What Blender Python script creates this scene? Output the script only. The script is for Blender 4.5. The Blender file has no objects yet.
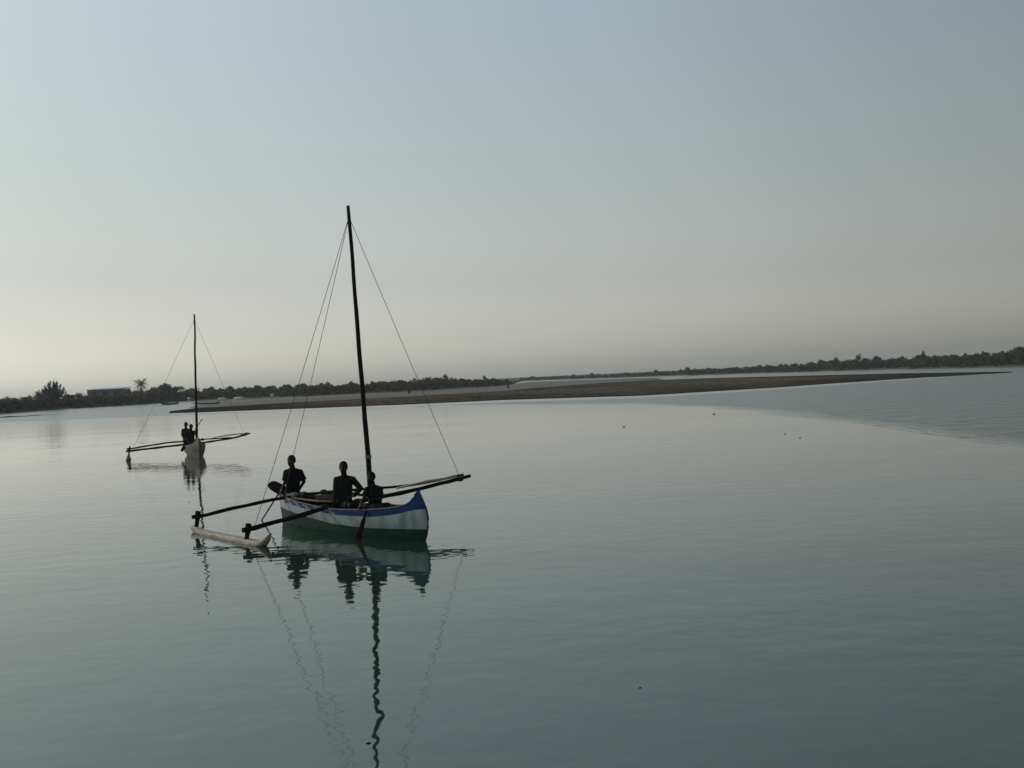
import bpy, bmesh, math, random
from mathutils import Vector, Matrix, noise
R = math.radians
C = bpy.context.scene
COL = C.collection
rng = random.Random(7)

# ---------------------------------------------------------------- camera geometry
FPX, ROLL, CAMH, HB = 1050.0, R(2.6), 3.1, -7.5
TH = math.atan(-HB / FPX)


def ray(px, py):
    u, v = px - 512, py - 384
    a = u * math.cos(ROLL) - v * math.sin(ROLL)
    b = u * math.sin(ROLL) + v * math.cos(ROLL)
    y = FPX * math.cos(TH) - b * math.sin(TH)
    z = -b * math.cos(TH) - FPX * math.sin(TH)
    return a / y, z / y


def on_water(px, py, z=0.0):
    rx, rz = ray(px, py)
    t = (z - CAMH) / rz
    return Vector((rx * t, t, z))


def at(px, py, Y):
    rx, rz = ray(px, py)
    return Vector((rx * Y, Y, CAMH + rz * Y))


def lerp(a, b, t):
    return a + (b - a) * t


def interp(tab, x):
    if x <= tab[0][0]:
        return tab[0][1]
    for (x0, y0), (x1, y1) in zip(tab, tab[1:]):
        if x <= x1:
            return y0 + (y1 - y0) * (x - x0) / (x1 - x0)
    return tab[-1][1]


# ---------------------------------------------------------------- materials
class NT:
    def __init__(self, name):
        self.m = bpy.data.materials.new(name)
        self.m.use_nodes = True
        self.t = self.m.node_tree
        self.b = self.t.nodes['Principled BSDF']

    def n(self, typ, **kw):
        nd = self.t.nodes.new(typ)
        for k, v in kw.items():
            if k.startswith('i_'):
                nd.inputs[k[2:].replace('_', ' ')].default_value = v
            else:
                setattr(nd, k, v)
        return nd

    def l(self, a, b):
        self.t.links.new(a, b)


def mat(name, c1, c2=None, scale=8.0, rough=0.7, bump=0.0, spec=0.3, stretch=(1, 1, 1), c3=None, detail=5.0):
    k = NT(name)
    k.b.inputs['Roughness'].default_value = rough
    k.b.inputs['Specular IOR Level'].default_value = spec
    if c2 is None:
        k.b.inputs['Base Color'].default_value = (*c1, 1)
        c2 = c1
    tc = k.n('ShaderNodeTexCoord')
    mp = k.n('ShaderNodeMapping')
    mp.inputs['Scale'].default_value = stretch
    k.l(tc.outputs['Object'], mp.inputs['Vector'])
    nz = k.n('ShaderNodeTexNoise', i_Scale=scale, i_Detail=detail, i_Roughness=0.6)
    k.l(mp.outputs[0], nz.inputs['Vector'])
    cr = k.n('ShaderNodeValToRGB')
    cr.color_ramp.elements[0].position = 0.36
    cr.color_ramp.elements[1].position = 0.64
    cr.color_ramp.elements[0].color = (*c1, 1)
    cr.color_ramp.elements[1].color = (*c2, 1)
    if c3:
        e = cr.color_ramp.elements.new(0.75)
        e.color = (*c3, 1)
    k.l(nz.outputs['Fac'], cr.inputs[0])
    k.l(cr.outputs[0], k.b.inputs['Base Color'])
    if bump:
        bp = k.n('ShaderNodeBump', i_Distance=bump)
        k.l(nz.outputs['Fac'], bp.inputs['Height'])
        k.l(bp.outputs[0], k.b.inputs['Normal'])
    return k.m


M = {}
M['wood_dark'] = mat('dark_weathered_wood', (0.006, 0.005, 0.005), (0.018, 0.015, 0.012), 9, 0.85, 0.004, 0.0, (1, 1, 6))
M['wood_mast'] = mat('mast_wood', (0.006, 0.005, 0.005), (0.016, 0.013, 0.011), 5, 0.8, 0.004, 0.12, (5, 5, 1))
M['wood_pale'] = mat('pale_wood', (0.26, 0.215, 0.15), (0.44, 0.37, 0.27), 7, 0.8, 0.004, 0.2, (1, 4, 4))
M['wood_rail'] = mat('rail_wood', (0.05, 0.04, 0.03), (0.13, 0.10, 0.07), 12, 0.75, 0.003, 0.2)
M['driftwood'] = mat('bleached_float_wood', (0.10, 0.088, 0.07), (0.30, 0.27, 0.21), 5, 0.75, 0.006, 0.3, (1, 7, 7), (0.38, 0.34, 0.27))
M['rope'] = mat('rope_fibre', (0.10, 0.10, 0.10), (0.16, 0.16, 0.15), 40, 0.9, 0, 0.1)
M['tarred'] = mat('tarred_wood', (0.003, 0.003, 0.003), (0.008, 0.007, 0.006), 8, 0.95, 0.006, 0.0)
M['lashing'] = mat('lashing_fibre', (0.02, 0.018, 0.015), (0.05, 0.04, 0.03), 40, 0.9, 0, 0.1)
M['blue'] = mat('blue_paint', (0.003, 0.024, 0.095), (0.006, 0.034, 0.125), 6, 0.6, 0.001, 0.12, (1, 1, 3))
M['light_blue'] = mat('faded_blue_paint', (0.07, 0.12, 0.20), (0.12, 0.18, 0.24), 10, 0.6, 0.001, 0.2)
M['white'] = mat('worn_white_paint', (0.16, 0.19, 0.20), (0.32, 0.37, 0.375), 2.0, 0.6, 0.001, 0.2, (2.2, 2.2, 0.9), (0.26, 0.30, 0.30))
M['green'] = mat('dark_green_paint', (0.004, 0.026, 0.021), (0.010, 0.046, 0.036), 5, 0.6, 0.001, 0.12, (1, 1, 2))
M['inside'] = mat('hull_interior', (0.008, 0.007, 0.006), (0.02, 0.017, 0.014), 6, 0.85, 0.004, 0.1)
M['far_white'] = mat('stained_pale_paint', (0.030, 0.026, 0.022), (0.085, 0.074, 0.064), 4, 0.6, 0.001, 0.3, (1, 1, 3))
M['far_brown'] = mat('brown_paint', (0.05, 0.04, 0.03), (0.10, 0.08, 0.06), 5, 0.6, 0.001, 0.3)
M['far_red'] = mat('red_brown_paint', (0.07, 0.035, 0.026), (0.13, 0.07, 0.05), 5, 0.6, 0.001, 0.3)
M['skin'] = mat('dark_skin', (0.010, 0.0065, 0.005), (0.016, 0.010, 0.007), 14, 0.6, 0, 0.12)
M['hair'] = mat('black_hair', (0.003, 0.003, 0.003), (0.008, 0.007, 0.007), 60, 0.9, 0.004, 0.1)
M['eye'] = mat('eye', (0.12, 0.11, 0.10), (0.2, 0.19, 0.17), 20, 0.3)
M['black_cloth'] = mat('black_cloth', (0.006, 0.006, 0.008), (0.010, 0.010, 0.012), 12, 0.95, 0.006, 0.05)
M['grey_cloth'] = mat('grey_cloth', (0.10, 0.11, 0.13), (0.14, 0.15, 0.17), 10, 0.95, 0.006, 0.05)
M['olive_cloth'] = mat('olive_cloth', (0.012, 0.013, 0.008), (0.022, 0.022, 0.013), 10, 0.95, 0.006, 0.05)
M['navy_cloth'] = mat('dark_navy_cloth', (0.010, 0.012, 0.017), (0.016, 0.018, 0.024), 10, 0.95, 0.006, 0.05)
M['green_cloth'] = mat('dark_green_cloth', (0.004, 0.010, 0.007), (0.007, 0.015, 0.011), 10, 0.95, 0.006, 0.05)
M['sail'] = mat('dark_sail_cloth', (0.012, 0.012, 0.012), (0.03, 0.028, 0.026), 6, 0.95, 0.02, 0.05)
M['trunk'] = mat('bark', (0.05, 0.045, 0.04), (0.10, 0.09, 0.08), 6, 0.9, 0.01, 0.1)
M['roof'] = mat('roof_sheet', (0.30, 0.31, 0.31), (0.38, 0.39, 0.39), 3, 0.6, 0, 0.3)
M['wall'] = mat('shed_wall', (0.09, 0.10, 0.12), (0.12, 0.13, 0.15), 1.5, 0.85, 0, 0.2)
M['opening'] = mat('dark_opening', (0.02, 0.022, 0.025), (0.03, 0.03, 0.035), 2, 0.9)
M['pale_hull'] = mat('pale_boat_paint', (0.34, 0.34, 0.31), (0.45, 0.44, 0.41), 3, 0.6)
M['stump'] = mat('dark_stump', (0.015, 0.013, 0.012), (0.03, 0.026, 0.022), 6, 0.9)


def leaf_mat(name, c1, c2, scale=0.7):
    k = NT(name)
    tc = k.n('ShaderNodeTexCoord')
    nz = k.n('ShaderNodeTexNoise', i_Scale=scale, i_Detail=4.0)
    k.l(tc.outputs['Object'], nz.inputs['Vector'])
    cr = k.n('ShaderNodeValToRGB')
    cr.color_ramp.elements[0].position, cr.color_ramp.elements[1].position = 0.35, 0.65
    cr.color_ramp.elements[0].color, cr.color_ramp.elements[1].color = (*c1, 1), (*c2, 1)
    k.l(nz.outputs['Fac'], cr.inputs[0])
    k.l(cr.outputs[0], k.b.inputs['Base Color'])
    k.b.inputs['Roughness'].default_value = 0.7
    k.b.inputs['Specular IOR Level'].default_value = 0.2
    tr = k.n('ShaderNodeBsdfTranslucent')
    k.l(cr.outputs[0], tr.inputs['Color'])
    mx = k.n('ShaderNodeMixShader')
    mx.inputs[0].default_value = 0.45
    k.l(k.b.outputs[0], mx.inputs[1])
    k.l(tr.outputs[0], mx.inputs[2])
    k.l(mx.outputs[0], k.t.nodes['Material Output'].inputs['Surface'])
    return k.m


M['leaf'] = leaf_mat('mangrove_leaves', (0.012, 0.015, 0.008), (0.085, 0.086, 0.030))
M['leaf_grey'] = leaf_mat('casuarina_needles', (0.03, 0.032, 0.03), (0.055, 0.055, 0.045), 0.6)
M['frond'] = leaf_mat('palm_fronds', (0.03, 0.035, 0.018), (0.06, 0.06, 0.03), 0.8)


def water_mat():
    k = NT('estuary_water')
    geo = k.n('ShaderNodeNewGeometry')
    P = geo.outputs['Position']
    sep = k.n('ShaderNodeSeparateXYZ')
    k.l(P, sep.inputs[0])

    def noise_h(sx, sy, scale, amp, rot=0.0, detail=2.0, dist=0.0):
        mp = k.n('ShaderNodeMapping')
        mp.inputs['Scale'].default_value = (sx, sy, 1)
        mp.inputs['Rotation'].default_value = (0, 0, rot)
        k.l(P, mp.inputs['Vector'])
        nz = k.n('ShaderNodeTexNoise', i_Scale=scale, i_Detail=detail, i_Roughness=0.45, i_Distortion=dist)
        k.l(mp.outputs[0], nz.inputs['Vector'])
        mu = k.n('ShaderNodeMath', operation='MULTIPLY')
        k.l(nz.outputs['Fac'], mu.inputs[0])
        mu.inputs[1].default_value = amp
        return mu.outputs[0]

    def op(o, a, b=None, clamp=False):
        nd = k.n('ShaderNodeMath', operation=o)
        nd.use_clamp = clamp
        for i, v in enumerate((a, b)):
            if v is None:
                continue
            if isinstance(v, (int, float)):
                nd.inputs[i].default_value = v
            else:
                k.l(v, nd.inputs[i])
        return nd.outputs[0]

    # calm swell and small ripples everywhere (heights in metres)
    h1 = noise_h(0.7, 1.0, 1.7, 0.0100, R(6))
    h2 = noise_h(0.9, 1.1, 4.0, 0.0032, R(-12), 1.0)
    h3 = noise_h(0.35, 1.0, 0.35, 0.010, R(4), 2.0)
    calm = op('ADD', op('ADD', h1, h2), h3)
    # patchy breeze: modulates the small ripple
    br = noise_h(0.05, 0.14, 1.0, 1.0, R(8), 3.0)
    br = k.n('ShaderNodeMapRange', i_From_Min=0.45, i_From_Max=0.65, i_To_Min=0.0, i_To_Max=1.0)
    brn = noise_h(0.05, 0.14, 1.0, 1.0, R(8), 3.0)
    k.l(brn, br.inputs['Value'])
    # wind-rippled reach: beyond a line that runs from the far bank towards the right
    g = k.n('ShaderNodeFloatCurve')
    cm = g.mapping.curves[0]
    pts = [(-300, 150), (-60, 140), (-10, 127), (-1.4, 116), (6, 106), (11.8, 98), (15.0, 86), (16.6, 76), (17.3, 66), (17.6, 57), (17.8, 48), (17.9, 36), (18.2, 20), (19, 5)]
    rx = lambda x: (x + 300) / 400.0
    while len(cm.points) < len(pts):
        cm.points.new(0.5, 0.5)
    for p, (x, y) in zip(cm.points, pts):
        p.location = (rx(x), y / 200.0)
        p.handle_type = 'VECTOR'
    g.mapping.update()
    wob = noise_h(0.10, 0.05, 1.0, 5.0, 0.3, 4.0)
    masks = []
    for off in (-1.2, -0.4, 0.4, 1.2):
        gg = g
        if masks:
            gg = k.n('ShaderNodeFloatCurve')
            c2 = gg.mapping.curves[0]
            while len(c2.points) < len(pts):
                c2.points.new(0.5, 0.5)
            for p, (x, y) in zip(c2.points, pts):
                p.location = (rx(x), y / 200.0)
                p.handle_type = 'VECTOR'
            gg.mapping.update()
        xin = op('DIVIDE', op('ADD', op('ADD', sep.outputs['X'], wob), 300.0 - 2.5 + off), 400.0, True)
        k.l(xin, gg.inputs['Value'])
        edge = op('MULTIPLY', gg.outputs[0], 200.0)
        mr = k.n('ShaderNodeMapRange', interpolation_type='SMOOTHSTEP')
        mr.inputs['From Min'].default_value = -3.0
        mr.inputs['From Max'].default_value = 4.0
        k.l(op('SUBTRACT', sep.outputs['Y'], edge), mr.inputs['Value'])
        masks.append(mr.outputs[0])
    mask = op('MULTIPLY', op('ADD', op('ADD', masks[0], masks[1]), op('ADD', masks[2], masks[3])), 0.25)
    w0 = noise_h(0.8, 1.0, 0.5, 0.30, R(14), 2.0)
    w1 = noise_h(1.6, 0.38, 1.0, 0.34, R(8), 3.0)
    w2 = noise_h(0.8, 1.0, 4.0, 0.03, R(-15), 2.0)
    wind = op('MULTIPLY', op('SUBTRACT', op('ADD', op('ADD', w1, w0), w2), 0.335), mask)
    total = op('ADD', op('MULTIPLY', calm, op('ADD', op('MULTIPLY', br.outputs[0], 0.6), 0.7)), wind)
    bp = k.n('ShaderNodeBump', i_Strength=1.0, i_Distance=1.0)
    k.l(total, bp.inputs['Height'])
    k.l(bp.outputs[0], k.b.inputs['Normal'])
    far_ = k.n('ShaderNodeMapRange')
    far_.inputs['From Min'].default_value, far_.inputs['From Max'].default_value = 55.0, 160.0
    far_.inputs['To Max'].default_value = 0.2
    k.l(sep.outputs['Y'], far_.inputs['Value'])
    k.l(op('ADD', op('MAXIMUM', op('MULTIPLY', mask, 0.22), far_.outputs[0]), 0.03), k.b.inputs['Roughness'])
    k.b.inputs['Base Color'].default_value = (0.009, 0.023, 0.013, 1)
    k.b.inputs['IOR'].default_value = 2.0
    k.b.inputs['Specular IOR Level'].default_value = 0.5
    # capillary ripples too fine for the bump: a weak, broad second lobe
    k.b.inputs['Coat Weight'].default_value = 0.06
    k.b.inputs['Specular Tint'].default_value = (0.93, 1.0, 0.94, 1)
    k.b.inputs['Coat Roughness'].default_value = 0.5
    k.b.inputs['Coat IOR'].default_value = 1.33
    return k.m


def ground_mat(name, c1, c2, c3, fine=3.0, coarse=0.08, rough=0.85, bump=0.05, stretch=(1, 1, 1), wet=0.0, dark_below=None):
    k = NT(name)
    geo = k.n('ShaderNodeNewGeometry')
    mp = k.n('ShaderNodeMapping')
    mp.inputs['Scale'].default_value = stretch
    k.l(geo.outputs['Position'], mp.inputs['Vector'])
    a = k.n('ShaderNodeTexNoise', i_Scale=fine, i_Detail=8.0, i_Roughness=0.75)
    b = k.n('ShaderNodeTexNoise', i_Scale=coarse, i_Detail=4.0)
    k.l(mp.outputs[0], a.inputs['Vector'])
    k.l(mp.outputs[0], b.inputs['Vector'])
    ca = k.n('ShaderNodeValToRGB')
    ca.color_ramp.elements[0].position, ca.color_ramp.elements[1].position = 0.35, 0.65
    ca.color_ramp.elements[0].color, ca.color_ramp.elements[1].color = (*c1, 1), (*c2, 1)
    k.l(a.outputs['Fac'], ca.inputs[0])
    cb = k.n('ShaderNodeValToRGB')
    cb.color_ramp.elements[0].position, cb.color_ramp.elements[1].position = 0.45, 0.62
    cb.color_ramp.elements[0].color, cb.color_ramp.elements[1].color = (0, 0, 0, 1), (1, 1, 1, 1)
    k.l(b.outputs['Fac'], cb.inputs[0])
    mx = k.n('ShaderNodeMix', data_type='RGBA')
    k.l(cb.outputs[0], mx.inputs[0])
    k.l(ca.outputs[0], mx.inputs[6])
    mx.inputs[7].default_value = (*c3, 1)
    outc = mx.outputs[2]
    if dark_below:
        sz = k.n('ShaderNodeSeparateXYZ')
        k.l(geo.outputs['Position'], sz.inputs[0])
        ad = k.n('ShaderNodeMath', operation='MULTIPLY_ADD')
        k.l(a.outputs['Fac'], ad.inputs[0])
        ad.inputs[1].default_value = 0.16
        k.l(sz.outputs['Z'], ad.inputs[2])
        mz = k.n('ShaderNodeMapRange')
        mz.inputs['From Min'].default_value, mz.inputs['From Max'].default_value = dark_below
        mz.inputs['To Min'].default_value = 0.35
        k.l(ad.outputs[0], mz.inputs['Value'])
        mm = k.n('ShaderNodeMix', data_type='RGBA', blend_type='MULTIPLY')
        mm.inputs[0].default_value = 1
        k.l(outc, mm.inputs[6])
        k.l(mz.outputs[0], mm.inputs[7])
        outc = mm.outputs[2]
    k.l(outc, k.b.inputs['Base Color'])
    if wet:
        mr = k.n('ShaderNodeMapRange')
        mr.inputs['To Min'].default_value = rough
        mr.inputs['To Max'].default_value = wet
        k.l(cb.outputs[0], mr.inputs['Value'])
        k.l(mr.outputs[0], k.b.inputs['Roughness'])
    else:
        k.b.inputs['Roughness'].default_value = rough
    k.b.inputs['Specular IOR Level'].default_value = 0.12 if wet else (0.5 if rough < 0.2 else 0.0)
    bp = k.n('ShaderNodeBump', i_Distance=bump)
    k.l(a.outputs['Fac'], bp.inputs['Height'])
    k.l(bp.outputs[0], k.b.inputs['Normal'])
    return k.m


M['water'] = water_mat()
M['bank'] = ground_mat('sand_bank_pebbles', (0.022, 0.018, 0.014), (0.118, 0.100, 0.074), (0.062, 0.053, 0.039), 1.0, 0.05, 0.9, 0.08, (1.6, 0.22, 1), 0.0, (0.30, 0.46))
M['mud'] = ground_mat('grey_mud', (0.05, 0.046, 0.040), (0.11, 0.102, 0.088), (0.085, 0.083, 0.078), 0.6, 0.05, 0.8, 0.03, (0.35, 1, 1), 0.55)
M['land'] = ground_mat('shore_soil', (0.05, 0.045, 0.035), (0.10, 0.09, 0.07), (0.06, 0.06, 0.04), 0.5, 0.05, 0.95, 0.05)
M['wet'] = ground_mat('wet_sand', (0.06, 0.06, 0.055), (0.09, 0.09, 0.085), (0.07, 0.07, 0.066), 1.0, 0.05, 0.12, 0.002, (1, 1, 1))


# ---------------------------------------------------------------- mesh builder
class MB:
    def __init__(self):
        self.v, self.f, self.mi = [], [], []

    def add(self, vs, fs, mi=0):
        o = len(self.v)
        self.v += [tuple(v) for v in vs]
        self.f += [tuple(i + o for i in f) for f in fs]
        self.mi += [mi] * len(fs)

    def tube(self, pts, rad, n=8, mi=0, flat=None):
        pts = [Vector(p) for p in pts]
        if isinstance(rad, (int, float)):
            rad = [rad] * len(pts)
        vs, fs = [], []
        ref = None
        for i, p in enumerate(pts):
            d = (pts[min(i + 1, len(pts) - 1)] - pts[max(i - 1, 0)]).normalized()
            if ref is None:
                ref = Vector((0, 0, 1)) if abs(d.z) < 0.9 else Vector((1, 0, 0))
            a = d.cross(ref).normalized()
            b = a.cross(d).normalized()
            ra, rb = (rad[i], rad[i]) if not flat else (rad[i] * flat[0], rad[i] * flat[1])
            for k in range(n):
                t = 2 * math.pi * k / n
                vs.append(p + a * math.cos(t) * ra + b * math.sin(t) * rb)
        for i in range(len(pts) - 1):
            for k in range(n):
                k2 = (k + 1) % n
                fs.append((i * n + k, i * n + k2, (i + 1) * n + k2, (i + 1) * n + k))
        fs.append(tuple(range(n - 1, -1, -1)))
        o = (len(pts) - 1) * n
        fs.append(tuple(range(o, o + n)))
        self.add(vs, fs, mi)

    def box(self, c, s, rot=None, mi=0):
        vs = []
        for x in (-1, 1):
            for y in (-1, 1):
                for z in (-1, 1):
                    p = Vector((x * s[0] / 2, y * s[1] / 2, z * s[2] / 2))
                    if rot is not None:
                        p = rot @ p
                    vs.append(Vector(c) + p)
        self.add(vs, [(0, 1, 3, 2), (4, 6, 7, 5), (0, 4, 5, 1), (2, 3, 7, 6), (0, 2, 6, 4), (1, 5, 7, 3)], mi)

    def grid(self, rows, mi=0, mifn=None, flip=False):
        n = len(rows[0])
        o = len(self.v)
        for r in rows:
            self.v += [tuple(p) for p in r]
        for i in range(len(rows) - 1):
            for j in range(n - 1):
                f = (o + i * n + j, o + i * n + j + 1, o + (i + 1) * n + j + 1, o + (i + 1) * n + j)
                self.f.append(f[::-1] if flip else f)
                self.mi.append(mifn(i, j) if mifn else mi)

    def build(self, name, mats, parent=None, smooth=False, bevel=0):
        me = bpy.data.meshes.new(name)
        me.from_pydata(self.v, [], self.f)
        for m in (mats if isinstance(mats, (list, tuple)) else [mats]):
            me.materials.append(m)
        me.polygons.foreach_set('material_index', self.mi)
        if smooth:
            me.polygons.foreach_set('use_smooth', [True] * len(self.f))
        me.update()
        return link(name, me, parent)


def link(name, me, parent=None):
    o = bpy.data.objects.new(name, me)
    COL.objects.link(o)
    if parent is not None:
        o.parent = parent
    return o


def tag(o, label=None, cat=None, group=None, kind=None):
    for k, v in (('label', label), ('category', cat), ('group', group), ('kind', kind)):
        if v:
            o[k] = v
    return o


def empty(name, loc, rz=0.0):
    o = bpy.data.objects.new(name, None)
    COL.objects.link(o)
    o.location = loc
    o.rotation_euler = (0, 0, rz)
    o.empty_display_size = 0.2
    return o


# ---------------------------------------------------------------- setting: water, banks, shore
mb = MB()
xs = [-1500, -600, -200, -60, 0, 60, 200, 600, 1500]
ys = [-200, -40, 0, 40, 120, 300, 700, 1500]
mb.grid([[(x, y, 0) for x in xs] for y in ys])
tag(mb.build('water', M['water']), kind='structure')


def resample(poly, n):
    poly = [Vector(p) for p in poly]
    L = [0]
    for a, b in zip(poly, poly[1:]):
        L.append(L[-1] + (b - a).length)
    out = []
    for i in range(n):
        t = L[-1] * i / (n - 1)
        for j in range(len(poly) - 1):
            if t <= L[j + 1] + 1e-9:
                q = (t - L[j]) / max(1e-9, L[j + 1] - L[j])
                out.append(poly[j].lerp(poly[j + 1], min(1, q)))
                break
    return out


def by_px(tab, xs_):
    return [on_water(x, interp(tab, x)) for x in xs_]


bank_front = [(150, 414.2), (200, 413.2), (300, 410.2), (400, 406.6), (500, 401.8), (640, 397.5), (780, 389), (900, 380), (985, 374.2), (1012, 372.6)]
bank_back = [(150, 413.2), (200, 407.5), (300, 402), (400, 397), (500, 391), (560, 385.8), (600, 382.8), (640, 380.6), (700, 378.2), (780, 376.0), (900, 373.2), (985, 371.9), (1012, 371.6)]
pxs = [170 + (1012 - 170) * i / 180 for i in range(181)]
fr, bk = by_px(bank_front, pxs), by_px(bank_back, pxs)
rows = []
prof = [(-0.02, -0.10), (0.0, 0.12), (0.02, 0.24), (0.05, 0.30), (0.12, 0.32), (0.2, 0.33), (0.35, 0.36), (0.5, 0.36), (0.65, 0.32), (0.8, 0.2), (0.92, 0.08), (1.0, -0.05), (1.03, -0.15)]
NB = 60
for k in range(NB + 1):
    t = -0.02 + 1.05 * k / NB
    r = []
    for i, (a, b) in enumerate(zip(fr, bk)):
        wav = noise.noise(Vector((a.x * 0.09, 3.3, 0))) * 0.8 + noise.noise(Vector((a.x * 0.4, 7.3, 0))) * 0.3
        p = a.lerp(b, t) + Vector((0, wav * max(0, 1 - t), 0))
        taper = min(1, i / 40) * min(1, (180 - i) / 55) ** 0.8
        h = interp(prof, t)
        if h > 0:
            h *= 0.25 + 0.75 * taper
            h *= 1 + 0.35 * noise.noise(Vector((p.x * 0.05, p.y * 0.03, 0))) + 0.25 * noise.noise(Vector((p.x * 0.3, p.y * 0.12, 4)))
        r.append((p.x, p.y, h))
    rows.append(r)
mb = MB()
mb.grid(rows)
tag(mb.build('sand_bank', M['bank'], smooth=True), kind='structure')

# thin wet margin of the bank, added and tilted to mirror bright sky
mb = MB()
r0, r1 = [], []
for i, a in enumerate(fr):
    d = Vector((a.x, a.y, 0)).normalized()
    wav = noise.noise(Vector((a.x * 0.09, 3.3, 0))) * 0.8 + noise.noise(Vector((a.x * 0.4, 7.3, 0))) * 0.3
    wd = 2.6 * min(1, 0.3 + i / 40) * min(1, (182 - i) / 40)
    p = a + Vector((0, wav, 0))
    r0.append((p.x - d.x * wd, p.y - d.y * wd, 0.004))
    r1.append((p.x + d.x * 0.5, p.y + d.y * 0.5, 0.19 * min(1, 0.3 + i / 40) * min(1, (182 - i) / 40)))
mb.grid([r0, r1])
tag(mb.build('wet_sand', M['wet'], smooth=True), kind='structure')

shore = [(-260, 440), (-120, 425), (0, 414), (65, 409), (130, 405.4), (180, 401.4), (222, 399.7), (257, 398.0), (300, 396.8), (400, 392.4), (500, 386.4), (515, 384.2), (519, 381.2), (535, 380.5), (640, 377), (760, 373.2), (880, 369.6), (1024, 366.4), (1200, 361), (1320, 357.5)]
# mud flat between bank and the left shore
mf = [(160, 412), (200, 409), (300, 404), (400, 399), (500, 393), (560, 387.5), (600, 384.5), (640, 381.8), (690, 379.6)]
mbk = [(160, 404.0), (200, 400.8), (257, 398.2), (300, 396.9), (400, 392.2), (500, 386.2), (530, 382.0), (560, 381.0), (640, 378.3), (690, 377.2)]
pxm = [160 + 530 * i / 90 for i in range(91)]
a_, b_ = by_px(mf, pxm), by_px(mbk, pxm)
rows = []
for k in range(17):
    t = k / 16
    r = []
    for i, (a, b) in enumerate(zip(a_, b_)):
        p = a.lerp(b, t)
        h = 0.05 + 0.10 * noise.noise(Vector((p.x * 0.06, p.y * 0.018, 2))) + 0.05 * t
        e = min(1, i / 12, (90 - i) / 10, t * 5 + 0.3)
        h = h * e - 0.08 * (1 - e)
        r.append((p.x, p.y, h))
    rows.append(r)
mb = MB()
mb.grid(rows)
tag(mb.build('mud_flat', M['mud'], smooth=True), kind='structure')

mb = MB()
pxs2 = [-160 + 232 * i / 60 for i in range(61)]
rows = []
for k, (dv, z) in enumerate(((0.0, -0.03), (-0.25, 0.05), (-0.55, 0.08), (-0.85, 0.04), (-1.1, -0.03))):
    r = []
    for i, x in enumerate(pxs2):
        w = min(1, (60 - i) / 14, i / 10)
        p = on_water(x, 418.1 - (x + 3) * 0.058 + dv * w * (0.9 + 0.5 * math.sin(i * 0.9)) + 0.12 * math.sin(i * 0.45))
        r.append((p.x, p.y, z * w - 0.01 * (1 - w)))
    rows.append(r)
mb.grid(rows)
tag(mb.build('mud_spit', M['bank'], smooth=True), kind='structure')

pxl = [-260 + 1580 * i / 400 for i in range(401)]
sl = by_px(shore, pxl)
prev = None
rows = [[], [], [], [], [], []]
for i, p in enumerate(sl):
    d = Vector((p.x, p.y, 0)).normalized()
    w = noise.noise(Vector((i * 0.07, 0, 9))) * 2.0
    for k, (dd, z) in enumerate(((-1.5, -0.2), (0.0, 0.03), (2.0, 0.25), (8, 0.5), (60, 0.8), (1400 - p.length, 1.2))):
        q = p + d * (dd + w * (k < 3))
        rows[k].append((q.x, q.y, z))
mb = MB()
mb.grid(rows)
tag(mb.build('shore_land', M['land'], smooth=True), kind='structure')


# ---------------------------------------------------------------- vegetation
def leaf_quad(mb, p, s, n=None):
    n = n or Vector((rng.uniform(-1, 1), rng.uniform(-1, 1), rng.uniform(-0.4, 1))).normalized()
    a = n.orthogonal().normalized()
    a = Matrix.Rotation(rng.uniform(0, 6.28), 3, n) @ a
    b = n.cross(a)
    l, w = s * rng.uniform(0.6, 1.2), s * rng.uniform(0.35, 0.7)
    o = len(mb.v)
    for q in (p - a * l, p + b * w, p + a * l, p - b * w):
        mb.v.append(tuple(q))
    mb.f.append((o, o + 1, o + 2, o + 3))
    mb.mi.append(0)


def clump(mb, c, rx, rz, count, s):
    for _ in range(count):
        d = Vector((rng.gauss(0, 1), rng.gauss(0, 1), rng.gauss(0, 1))).normalized()
        r = rng.random() ** 0.45
        leaf_quad(mb, c + Vector((d.x * rx * r, d.y * rx * r, d.z * rz * r)), s)


def crown(mb, base, h, w, s, dens=1.0, low=0.25):
    """an uneven crown of several clumps standing on base"""
    k = rng.randint(5, 8)
    for i in range(k):
        t = rng.random()
        a = rng.uniform(0, 6.28)
        z = h * (low + (0.82 - low) * t)
        rad = w * 0.42 * (1 - 0.75 * max(0, (z / h - 0.5) * 2) ** 1.5) * rng.random() ** 0.5
        c = base + Vector((math.cos(a) * rad, math.sin(a) * rad, z))
        cr = w * rng.uniform(0.16, 0.27)
        clump(mb, c, cr, cr * rng.uniform(0.6, 0.9), int(70 * dens), s)
    clump(mb, base + Vector((0, 0, h * 0.8)), w * 0.2, h * 0.2, int(60 * dens), s)


SKY = [(-260, 408), (-120, 402), (0, 397), (30, 395), (60, 394), (75, 393.2), (85, 393.5), (89, 394.8), (117, 394.3), (121, 391), (128, 389), (143, 388.6), (155, 388.4), (165, 386), (178, 388.6), (200, 388), (215, 386.8), (240, 388), (257, 385.4), (280, 386.3), (300, 384.3), (330, 383.4), (365, 382.5), (400, 380.5), (437, 377.6), (460, 378.3), (490, 378.6), (505, 380), (517, 382.6), (520, 378.0), (560, 376), (600, 374.4), (640, 372.8), (675, 371), (690, 369), (720, 368.2), (760, 365.8), (820, 362), (855, 359.3), (900, 357.4), (945, 355.4), (1000, 351.5), (1024, 348.2), (1320, 335)]


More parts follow.
